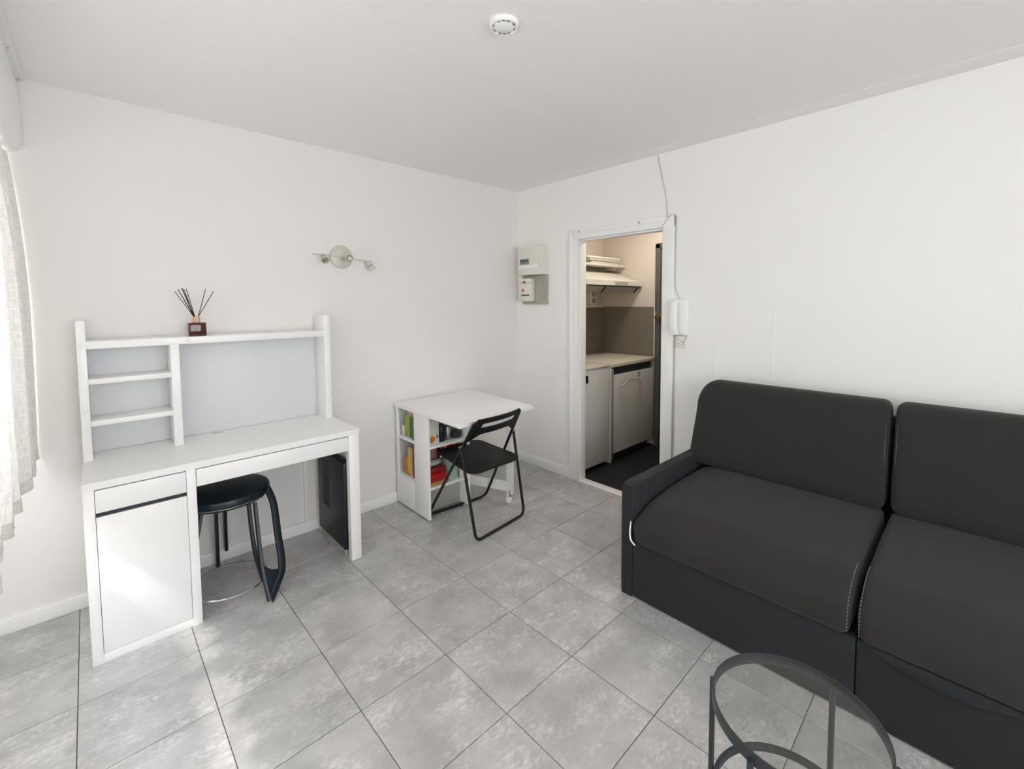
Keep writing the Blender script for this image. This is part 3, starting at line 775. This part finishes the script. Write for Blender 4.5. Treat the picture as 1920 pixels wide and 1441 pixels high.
item('brown_snack_bag', pouch(BM(), -1.120, -0.270, zb, 0.12, 0.09, 0.24, 0.1), c_brown, 'clear brown snack bag at the back of the front lower shelf')
item('red_snack_packet', pouch(BM(), -1.045, -0.350, 0.372, 0.075, 0.05, 0.115, 0.2), c_red, 'round red packet just below the middle shelf')
item('white_folded_packet', prism(BM(), [Vector((-1.125, -0.375, 0.385)), Vector((-1.085, -0.375, 0.39)), Vector((-1.070, -0.375, 0.475)), Vector((-1.080, -0.375, 0.478))], (0, 0.012, 0)), c_white, 'white triangular folded packet beside the round red packet')
item('mint_carton', rbox(-1.095, -1.015, -0.425, -0.35, zb, 0.372, 0.1), c_mint, 'pale mint carton right of the red carton', 'carton')
item('flower_print_packet', pouch(BM(), -0.972, -0.420, zb + 0.001, 0.05, 0.04, 0.10, 0.1), c_white, 'small white packet near the right end of the bottom shelf')
item('orange_jar', lathe(BM(), [(0, 0), (0.03, 0), (0.032, 0.004), (0.032, 0.11), (0.024, 0.12), (0, 0.122)], (-0.975, -0.335, 0.3645), (0, 0, 1), 18), c_orange, 'orange jar seen behind the folding chair', 'jar')
item('white_storage_box', rbox(-1.01, -0.945, -0.38, -0.28, zb, 0.364, 0.0), c_white, 'white box holding up the orange jar', 'box')

# ================================================================= FOLDING CHAIR
ch = thing('folding_chair', (-1.0, -0.62, 0), 'black folding chair with a slotted backrest pulled up to the storage table', 'chair')
def lerp(a, b, t): return Vector(a) * (1 - t) + Vector(b) * t
tl, tr_ = Vector((-1.216, -0.872, 0.735)), Vector((-0.812, -0.850, 0.750))
bl, br = Vector((-1.232, -0.372, 0.010)), Vector((-0.748, -0.405, 0.010))
pth = fillet([tl, bl, br, tr_], 0.055, 8)
obj('front_frame', tube(BM(), pth, 0.0095, 10), 'black', ch)
pl, pr2 = lerp(tl, bl, 0.215), lerp(tr_, br, 0.225)
pl += Vector((-0.018, 0, 0)); pr2 += Vector((0.018, 0, 0))
rl, rr_ = Vector((-1.204, -0.865, 0.010)), Vector((-0.741, -0.812, 0.010))
pth = fillet([pl, rl, rr_, pr2], 0.05, 8)
obj('rear_frame', tube(BM(), pth, 0.0095, 10), 'black', ch)
for p in (pl, pr2):
    obj('pivot', lathe(BM(), [(0, -0.012), (0.007, -0.012), (0.007, 0.012), (0, 0.012)], p, (1, 0, 0), 12), 'steel', ch)
# seat
sc = [Vector((-1.168, -0.395, 0.456)), Vector((-0.812, -0.395, 0.456)), Vector((-0.826, -0.872, 0.448)), Vector((-1.246, -0.880, 0.448))]
ol_ = fillet(sc, 0.075, 8, True)
bm = prism(BM(), ol_, (0, 0, -0.012))
obj('seat', bm, 'blackplastic', ch, angle=30)
rim = [p + Vector((0, 0, -0.007)) for p in ol_]
obj('seat_rim', tube(BM(), rim, 0.009, 8, closed=True), 'blackplastic', ch)
# backrest : outline in (u across, v up) mapped on the slanted tube plane, curved backwards
def backpt(u, v):
    """u 0..1 left to right, v metres up from z=0.60 along the frame"""
    tl2 = lerp(bl, tl, 1.045); tr2 = lerp(br, tr_, 1.030)
    base_l, base_r = lerp(tl, bl, 0.19), lerp(tr_, br, 0.20)
    tL = v / 0.165
    p = lerp(lerp(base_l, tl2, tL), lerp(base_r, tr2, tL), u)
    p.y -= 0.030 * math.sin(math.pi * u)
    return p
def back_bm():
    bm = BM(); nu, nv = 32, 20
    def solid(u, v):
        # v in 0..1. lobes at both sides reach down, the middle is cut in an arch, a slot runs near the top
        low = 0.30 - 0.30 * max(0, 1 - min(u, 1 - u) / 0.20) ** 0.9
        if v < low: return False
        if 0.15 < u < 0.87 and 0.62 < v < 0.75: return False
        topc = 1.0 - 0.16 * max(0, 1 - min(u, 1 - u) / 0.05) ** 2
        return v <= topc
    vs1, vs2 = {}, {}
    def gv(d, i, j, off):
        if (i, j) not in d:
            p = backpt(i / nu, j / nv * 0.165)
            d[(i, j)] = bm.verts.new(p + Vector((0, off, 0.25 * off)))
        return d[(i, j)]
    cells = {(i, j) for i in range(nu) for j in range(nv) if solid((i + 0.5) / nu, (j + 0.5) / nv)}
    for i, j in cells:
        q = [(i, j), (i + 1, j), (i + 1, j + 1), (i, j + 1)]
        bm.faces.new([gv(vs1, a, b, -0.006) for a, b in q]); bm.faces.new([gv(vs2, a, b, 0.006) for a, b in reversed(q)])
        for (di, dj), (a, b) in {(0, -1): (q[0], q[1]), (1, 0): (q[1], q[2]), (0, 1): (q[2], q[3]), (-1, 0): (q[3], q[0])}.items():
            if (i + di, j + dj) not in cells:
                bm.faces.new((gv(vs1, *a, -0.006), gv(vs1, *b, -0.006), gv(vs2, *b, 0.006), gv(vs2, *a, 0.006)))
    # relax the stair-stepped outline
    bmesh.ops.smooth_vert(bm, verts=bm.verts, factor=0.5, use_axis_x=True, use_axis_y=False, use_axis_z=True)
    for _ in range(2): bmesh.ops.smooth_vert(bm, verts=bm.verts, factor=0.5, use_axis_x=True, use_axis_y=False, use_axis_z=True)
    return bm
obj('backrest', back_bm(), 'blackplastic', ch, angle=50)

# ================================================================= SOFA
so = thing('sofa_bed', (-0.5, -2.66, 0), 'charcoal two seat sofa bed with grey contrast stitching along the right wall', 'sofa')
AF = -0.957
def arm(y0, y1):
    pr = [(AF, 0.0), (AF, 0.525), (AF + 0.012, 0.552), (AF + 0.04, 0.562), (-0.30, 0.560), (-0.035, 0.560), (-0.035, 0.0)]
    bm = prism(BM(), [Vector((x, y0, z)) for x, z in pr], (0, y1 - y0, 0))
    bmesh.ops.bevel(bm, geom=[e for e in bm.edges if abs(e.verts[0].co.y - e.verts[1].co.y) < 1e-5 and abs(e.verts[0].co.y - y0) < 1e-4 or abs(e.verts[0].co.y - e.verts[1].co.y) < 1e-5 and abs(e.verts[0].co.y - y1) < 1e-4],
                    offset=0.010, segments=3, affect='EDGES', profile=0.5, clamp_overlap=True)
    return bm
obj('arm', arm(-1.785, -1.722), 'sofabase', so, angle=40)
obj('arm', arm(-3.665, -3.602), 'sofabase', so, angle=40)
obj('front_panel', bx(AF, AF + 0.04, -2.664, -1.787, 0.008, 0.285, bev=0.006), 'sofabase', so)
obj('front_panel', bx(AF, AF + 0.04, -3.600, -2.668, 0.008, 0.285, bev=0.006), 'sofabase', so)
obj('base_frame', bx(AF + 0.045, -0.04, -3.60, -1.79, 0.01, 0.262, bev=0.004), 'sofabase', so)
obj('back_frame', bx(-0.060, -0.016, -3.60, -1.79, 0.10, 0.90, bev=0.01), 'sofabase', so)

def loft_y(prof, y0, y1, edge_r, n=36, puff=0.0, sag=None):
    """closed profile (x,z) swept along y; ends shrink in a rounded way"""
    P = fillet([(x, 0, z) for x, z, r in prof], 0.05, 6, True) if False else None
    pts = []
    N = len(prof)
    for i in range(N):
        a = Vector((prof[i - 1][0], prof[i - 1][1])); b = Vector((prof[i][0], prof[i][1])); c = Vector((prof[(i + 1) % N][0], prof[(i + 1) % N][1])); r = prof[i][2]
        rr = min(r, (a - b).length * 0.48, (c - b).length * 0.48)
        s = b + (a - b).normalized() * rr; e = b + (c - b).normalized() * rr
        for k in range(7):
            t = k / 6; pts.append((1 - t) ** 2 * s + 2 * t * (1 - t) * b + t * t * e)
    cen = Vector((sum(p.x for p in pts), sum(p.y for p in pts))) / len(pts)
    bm = BM(); rings = []
    stations = []
    for k in range(9):
        a = math.pi / 2 * k / 8; stations.append((y0 + (y1 - y0 > 0 and 1 or -1) * edge_r * (1 - math.cos(math.pi / 2 - (math.pi / 2 - a)) if False else edge_r and (1 - math.sin(math.pi / 2 - a)) ) , None))
    stations = []
    sg = 1 if y1 > y0 else -1
    for k in range(9):
        a = math.pi / 2 * k / 8; stations.append((y0 + sg * edge_r * (1 - math.cos(a)), edge_r * (1 - math.sin(a))))
    for k in range(1, n):
        stations.append((y0 + sg * edge_r + (y1 - y0 - 2 * sg * edge_r) * k / n, 0.0))
    for k in range(8, -1, -1):
        a = math.pi / 2 * k / 8; stations.append((y1 - sg * edge_r * (1 - math.cos(a)), edge_r * (1 - math.sin(a))))
    for y, ins in stations:
        ring = []
        u = (y - y0) / (y1 - y0)
        for p in pts:
            d = p - cen
            # inset by moving toward the centre on both axes
            q = Vector((p.x - math.copysign(min(ins, abs(d.x)), d.x) * min(1, abs(d.x) / 0.06), p.y - math.copysign(min(ins, abs(d.y)), d.y) * min(1, abs(d.y) / 0.04)))
            v = Vector((q.x, y, q.y))
            if puff:
                pf = puff * math.sin(math.pi * max(0, min(1, u))) ** 0.5
                v.x += pf * (-1 if d.x < -0.5 * abs(cen.x) * 0 and d.x < 0 else 0) * 0.0
                v.z += pf * (1 if d.y > 0 else 0) * min(1, abs(d.y) / 0.05)
            if sag: v = sag(v, u)
            ring.append(bm.verts.new(v))
        rings.append(ring)
    m_ = len(pts)
    for A, B in zip(rings[:-1], rings[1:]):
        for k in range(m_): bm.faces.new((A[k], A[(k + 1) % m_], B[(k + 1) % m_], B[k]))
    bm.faces.new(rings[0]); bm.faces.new(list(reversed(rings[-1])))
    return bm
seat_prof = [(-0.972, 0.283, 0.03), (-0.984, 0.390, 0.08), (-0.880, 0.470, 0.16), (-0.60, 0.498, 0.2), (-0.20, 0.500, 0.03), (-0.20, 0.283, 0.02)]
def crease(y_arm):
    # the cushion sinks toward the arm
    def f(v, u):
        d = abs(v.y - y_arm)
        if d < 0.16 and v.z > 0.36: v.z -= 0.032 * (1 - d / 0.16) ** 1.6 * min(1, (v.z - 0.36) / 0.1)
        return v
    return f
s1 = obj('seat_cushion', loft_y(seat_prof, -2.648, -1.793, 0.030, puff=0.006, sag=crease(-1.793)), 'sofa', so, angle=60)
s2 = obj('seat_cushion', loft_y(seat_prof, -3.590, -2.668, 0.030, puff=0.006, sag=crease(-3.590)), 'sofa', so, angle=60)
back_prof = [(-0.275, 0.500, 0.03), (-0.285, 0.560, 0.05), (-0.215, 0.90, 0.10), (-0.185, 0.993, 0.075), (-0.055, 0.985, 0.05), (-0.055, 0.500, 0.02)]
def backsag(v, u):
    # rounded upper outer corners
    t = (v.z - 0.80) / 0.19
    return v
def back_cushion(y0, y1, yo):
    bm = loft_y(back_prof, y0, y1, 0.035)
    # round the upper outer corner (yo = which y end is the outer one)
    for v in bm.verts:
        d = abs(v.co.y - yo)
        if d < 0.11:
            drop = 0.075 * (1 - d / 0.11) ** 2.2
            k = max(0.0, min(1.0, (v.co.z - 0.55) / 0.42))
            v.co.z -= drop * k
        v.co.y += 0.035 * max(0, (v.co.z - 0.5) / 0.5) ** 1.3 * (1 if False else 0)
    return bm
def taper_back(bm, yo, s):
    for v in bm.verts:
        d = abs(v.co.y - yo)
        if d < 0.20: v.co.y += s * 0.022 * (1 - d / 0.20) * max(0.0, (v.co.z - 0.5) / 0.5)
    return bm
b1 = obj('back_cushion', taper_back(back_cushion(-2.648, -1.742, -1.742), -1.742, -1), 'sofa', so, angle=60)
b2 = obj('back_cushion', taper_back(back_cushion(-3.600, -2.668, -3.600), -3.600, 1), 'sofa', so, angle=60)
# contrast stitching
def stitches(path, r=0.0012, dash=0.007, gap=0.006):
    P = smoothpath(path, 10); bm = BM(); acc = 0; on = True; cur = [P[0]]
    for a, b in zip(P[:-1], P[1:]):
        L_ = (b - a).length; d = 0
        while True:
            lim = dash if on else gap
            if acc + (L_ - d) < lim: acc += L_ - d; 
            else:
                d += lim - acc; q = a + (b - a) * (d / L_)
                if on: tube(bm, [cur[0], q], r, 4)
                on = not on; acc = 0; cur = [q]; continue
            break
    return bm
def seatline(y): return [(-0.972, y, 0.305), (-0.972, y, 0.36), (-0.958, y, 0.404), (-0.925, y, 0.440), (-0.875, y, 0.466), (-0.80, y, 0.482)]
for (yy, par) in ((-2.641, s1), (-2.675, s2)):
    o = obj('stitching', stitches([(x, y, z + 0.0005) for x, y, z in seatline(yy)]), 'thread', par); o['kind'] = 'stuff'
for (yy, par) in ((-2.638, b1), (-2.678, b2)):
    o = obj('stitching', stitches([(-0.270, yy, 0.56), (-0.249, yy, 0.68), (-0.227, yy, 0.80), (-0.204, yy, 0.90)]), 'thread', par); o['kind'] = 'stuff'
bm = tube(BM(), smoothpath([(-0.978, -1.790, 0.395), (-0.981, -1.787, 0.345), (-0.978, -1.789, 0.305), (-0.972, -1.802, 0.283), (-0.972, -1.812, 0.280)], 6), [0.002, .0025, .003, .0035, .004] + [0.004] * 15 + [0.0035, .003, .0025, .002, .0015], 6)
obj('white_tape', bm, 'tag', so)['label'] = 'thin white tape at the front edge beside the arm'
# loose fold of cover hanging under the second cushion
bm = BM(); A = []
for k in range(17):
    t = k / 16; y = -2.70 - 0.36 * t
    bulge = math.sin(math.pi * t)
    A.append([bm.verts.new((AF - 0.002 - 0.004 * bulge, y, 0.283)), bm.verts.new((AF - 0.010 - 0.012 * bulge, y, 0.280 - 0.022 * bulge)), bm.verts.new((AF - 0.006 - 0.004 * bulge, y, 0.276 - 0.040 * bulge))])
for a, b in zip(A[:-1], A[1:]):
    for k in range(2): bm.faces.new((a[k], a[k + 1], b[k + 1], b[k]))
obj('loose_cover_fold', bm, 'sofabase', so, angle=70)

# ================================================================= COFFEE TABLE
TZ = 0.45
ct = thing('coffee_table', (-1.63, -2.652, 0), 'small round coffee table with a glass top and thin dark metal frame', 'coffee table')
CC = Vector((-1.630, -2.652, 0)); RR = 0.186
def circ(r, z, n=72): return [Vector((CC.x + r * math.cos(2 * math.pi * k / n), CC.y + r * math.sin(2 * math.pi * k / n), z)) for k in range(n)]
def hoop(r0, r1, z0, z1, seg=72): return lathe(BM(), [(r0, z0), (r1, z0), (r1, z1), (r0, z1), (r0, z0)], CC, (0, 0, 1), seg)
obj('top_rim', hoop(RR - 0.005, RR, TZ - 0.024, TZ + 0.004), 'greymetal', ct)
obj('glass_top', lathe(BM(), [(0, TZ - 0.004), (RR - 0.0055, TZ - 0.004), (RR - 0.0055, TZ + 0.001), (0, TZ + 0.001)], CC, (0, 0, 1), 72), 'tableglass', ct, angle=30)
LRZ = 0.17
obj('lower_rim', hoop(RR - 0.013, RR - 0.003, LRZ, LRZ + 0.018), 'greymetal', ct)
for a in (168, 98, 348, 278):
    t = math.radians(a); p = CC + Vector((math.cos(t), math.sin(t), 0)) * (RR + 0.004)
    q = Vector((math.cos(t), math.sin(t), 0)); s_ = Vector((-q.y, q.x, 0))
    bm = tube(BM(), [p + Vector((0, 0, 0.003)), p + Vector((0, 0, TZ - 0.012))], 0.0072, 10)
    lgx = obj('leg', bm, 'greymetal', ct)
    obj('foot_pad', lathe(BM(), [(0, 0), (0.006, 0), (0.006, 0.004), (0, 0.004)], p, (0, 0, 1), 10), 'blackplastic', lgx)

# ================================================================= WALL THINGS
# spot lamp bar on the back wall
wl = thing('wall_spotlight', (-1.642, 0, 1.766), 'pale three spot lamp bar on a round plate above the desk', 'lamp')
obj('wall_plate', lathe(BM(), [(0, 0), (0.076, 0), (0.077, 0.008), (0.073, 0.020), (0.062, 0.026), (0, 0.028)], (-1.632, 0.0, 1.767), (0, -1, 0), 40), 'lamp', wl)
bar = smoothpath([(-1.830, -0.045, 1.772), (-1.76, -0.048, 1.770), (-1.66, -0.050, 1.764), (-1.58, -0.050, 1.758), (-1.50, -0.048, 1.748), (-1.435, -0.045, 1.744)], 6)
obj('bar', tube(BM(), bar, 0.004, 8), 'lamp', wl)
obj('bar_stem', tube(BM(), [(-1.632, -0.026, 1.762), (-1.632, -0.052, 1.762)], 0.009, 10), 'lamp', wl)
for (x, z, d_) in ((-1.768, 1.765, Vector((-0.10, -1.0, -0.62))), (-1.606, 1.759, Vector((-0.28, -1.0, -0.12))), (-1.478, 1.747, Vector((0.55, -0.35, -0.95)))):
    d_.normalize(); o_ = Vector((x, -0.055, z))
    sp = obj('spot_head', lathe(BM(), [(0, 0), (0.012, 0.001), (0.0155, 0.006), (0.017, 0.038), (0.018, 0.040), (0.018, 0.042), (0.021, 0.046), (0.0245, 0.068), (0.0215, 0.068), (0.019, 0.050), (0, 0.048)], o_, d_, 24), 'lamp', wl)
    obj('bulb', lathe(BM(), [(0, 0.0485), (0.019, 0.052), (0.018, 0.058), (0.007, 0.055), (0.005, 0.062), (0, 0.063)], o_, d_, 20), 'reflector', sp)
    obj('dark_ring', lathe(BM(), [(0.0172, 0.0385), (0.0186, 0.0385), (0.0186, 0.0425), (0.0172, 0.0425)], o_, d_, 24), 'greymetal', sp)

# ceiling vent / detector disc
vc = Vector((-1.722, -1.717, H))
cvn = thing('ceiling_disc', vc, 'white round slotted disc on the ceiling', 'ceiling disc')
obj('rim', lathe(BM(), [(0.035, 0), (0.052, 0), (0.053, 0.008), (0.050, 0.014), (0.046, 0.016), (0.042, 0.012), (0.035, 0.010)], vc, (0, 0, -1), 48), 'trimw', cvn)
obj('cover', lathe(BM(), [(0, 0), (0.040, 0), (0.040, 0.012), (0.036, 0.015), (0, 0.017)], vc, (0, 0, -1), 40), 'trimw', cvn)
for a in (20, 45, 70, 110, 200, 225, 250, 290, 335, 155):
    t = math.radians(a); p = vc + Vector((math.cos(t) * 0.0385, math.sin(t) * 0.0385, -0.0152)); s_ = Vector((-math.sin(t), math.cos(t), 0))
    obj('slot', tube(BM(), [p - s_ * 0.005, p + s_ * 0.005], 0.0015, 6), 'greymetal', cvn)

# fuse boxes
fb = thing('fuse_box', (0, -0.225, 1.82), 'cream fuse box with a small tinted window, the upper box by the corner', 'fuse box')
obj('housing', bx(-0.092, 0.0, -0.362, -0.090, 1.697, 1.940, bev=0.005), 'offwhite', fb)
obj('cover_plate', bx(-0.097, -0.0915, -0.350, -0.098, 1.748, 1.934, bev=0.002), 'offwhite', fb)
fw_ = obj('tinted_window', bx(-0.0995, -0.0965, -0.236, -0.126, 1.787, 1.836, bev=0.001), 'window_grey', fb)
for k in range(6): obj('breaker', bx(-0.1005, -0.0992, -0.227 + k * 0.016, -0.216 + k * 0.016, 1.812, 1.826), 'greymetal', fw_, smooth=False)
obj('label_strip', bx(-0.0985, -0.0965, -0.340, -0.105, 1.752, 1.780, bev=0.001), 'trimw', fb)
mb = thing('breaker_box', (0, -0.225, 1.57), 'grey breaker box with an orange button, below the cream fuse box', 'breaker box')
obj('housing', bx(-0.030, 0.0, -0.372, -0.085, 1.445, 1.695, bev=0.004), 'greybox', mb)
br_ = obj('breaker_unit', bx(-0.075, -0.030, -0.238, -0.095, 1.472, 1.665, bev=0.004), 'offwhite', mb)
obj('upper_lip', bx(-0.088, -0.074, -0.245, -0.095, 1.635, 1.668, bev=0.003), 'offwhite', br_)
obj('orange_button', lathe(BM(), [(0, 0), (0.014, 0), (0.014, 0.004), (0, 0.006)], (-0.075, -0.138, 1.567), (-1, 0, 0), 20), 'orange', br_)
obj('name_strip', bx(-0.0765, -0.0745, -0.215, -0.118, 1.518, 1.530), 'greymetal', br_, smooth=False)
obj('lever', bx(-0.0955, -0.074, -0.172, -0.160, 1.628, 1.648, bev=0.002), 'greymetal', br_)
for z in (1.505, 1.630):
    obj('screw', lathe(BM(), [(0.004, 0), (0.004, 0.001), (0, 0.0015)], (-0.030, -0.348, z), (-1, 0, 0), 10), 'black', mb)

# intercom and socket
ic = thing('intercom_handset', (0, -1.555, 1.35), 'white door intercom with a handset beside the kitchen doorway', 'intercom')
obj('base', bx(-0.030, 0.0, -1.608, -1.507, 1.236, 1.472, bev=0.012, seg=3), 'trimw', ic)
hs = smoothpath([(-0.046, -1.532, 1.462), (-0.058, -1.530, 1.43), (-0.064, -1.530, 1.35), (-0.060, -1.532, 1.28), (-0.046, -1.534, 1.245)], 6)
obj('handset', tube(BM(), hs, 0.02, 14, flat=(0.046, 0.030), upv=(-1, 0, 0)), 'trimw', ic)
obj('cord', tube(BM(), smoothpath([(-0.028, -1.600, 1.236), (-0.020, -1.597, 1.215), (-0.024, -1.582, 1.200), (-0.022, -1.580, 1.17)], 5), 0.0022, 6), 'greybox', ic)
sk = thing('wall_socket', (0, -1.553, 1.19), 'small white wall socket directly below the intercom', 'socket')
obj('plate', bx(-0.022, 0.0, -1.584, -1.524, 1.155, 1.232, bev=0.004), 'offwhite', sk)
for (y, z) in ((-1.545, 1.208), (-1.545, 1.180), (-1.565, 1.194)):
    obj('pin_hole', lathe(BM(), [(0.0032, 0), (0.0032, 0.0008), (0, 0.001)], (-0.022, y, z), (-1, 0, 0), 10), 'greymetal', sk)
# thin cable from ceiling along the casing to the intercom
pts = [(-0.004, -1.372, H - 0.002), (-0.004, -1.400, 2.32), (-0.004, -1.432, 2.18), (-0.004, -1.446, 2.045), (-0.026, -1.450, 2.02), (-0.006, -1.509, 2.025), (-0.004, -1.510, 1.90), (-0.004, -1.508, 1.70), (-0.004, -1.509, 1.58), (-0.005, -1.520, 1.52), (-0.010, -1.548, 1.478)]
tag(obj('wall_cable', tube(BM(), smoothpath(pts, 8), 0.0028, 6), 'cable'), 'thin pale cable running from the ceiling down beside the doorway', 'cable')
pts = [(-0.004, -1.512, 1.24), (-0.004, -1.511, 1.0), (-0.004, -1.510, 0.7), (-0.004, -1.510, 0.35), (-0.004, -1.512, 0.085)]
tag(obj('conduit', tube(BM(), smoothpath(pts, 4), 0.004, 8), 'cable'), 'slim white cable conduit beside the right door casing below the intercom', 'conduit')
pts = [(-0.024, -1.415, DZ + 0.004), (-0.024, -1.440, DZ + 0.028), (-0.026, -1.455, DZ + 0.052), (-0.020, -1.490, DZ + 0.078)]
tag(obj('loose_wire', tube(BM(), smoothpath(pts, 6), 0.002, 6), 'greybox'), 'short loose wire across the top right corner of the door casing', 'wire')
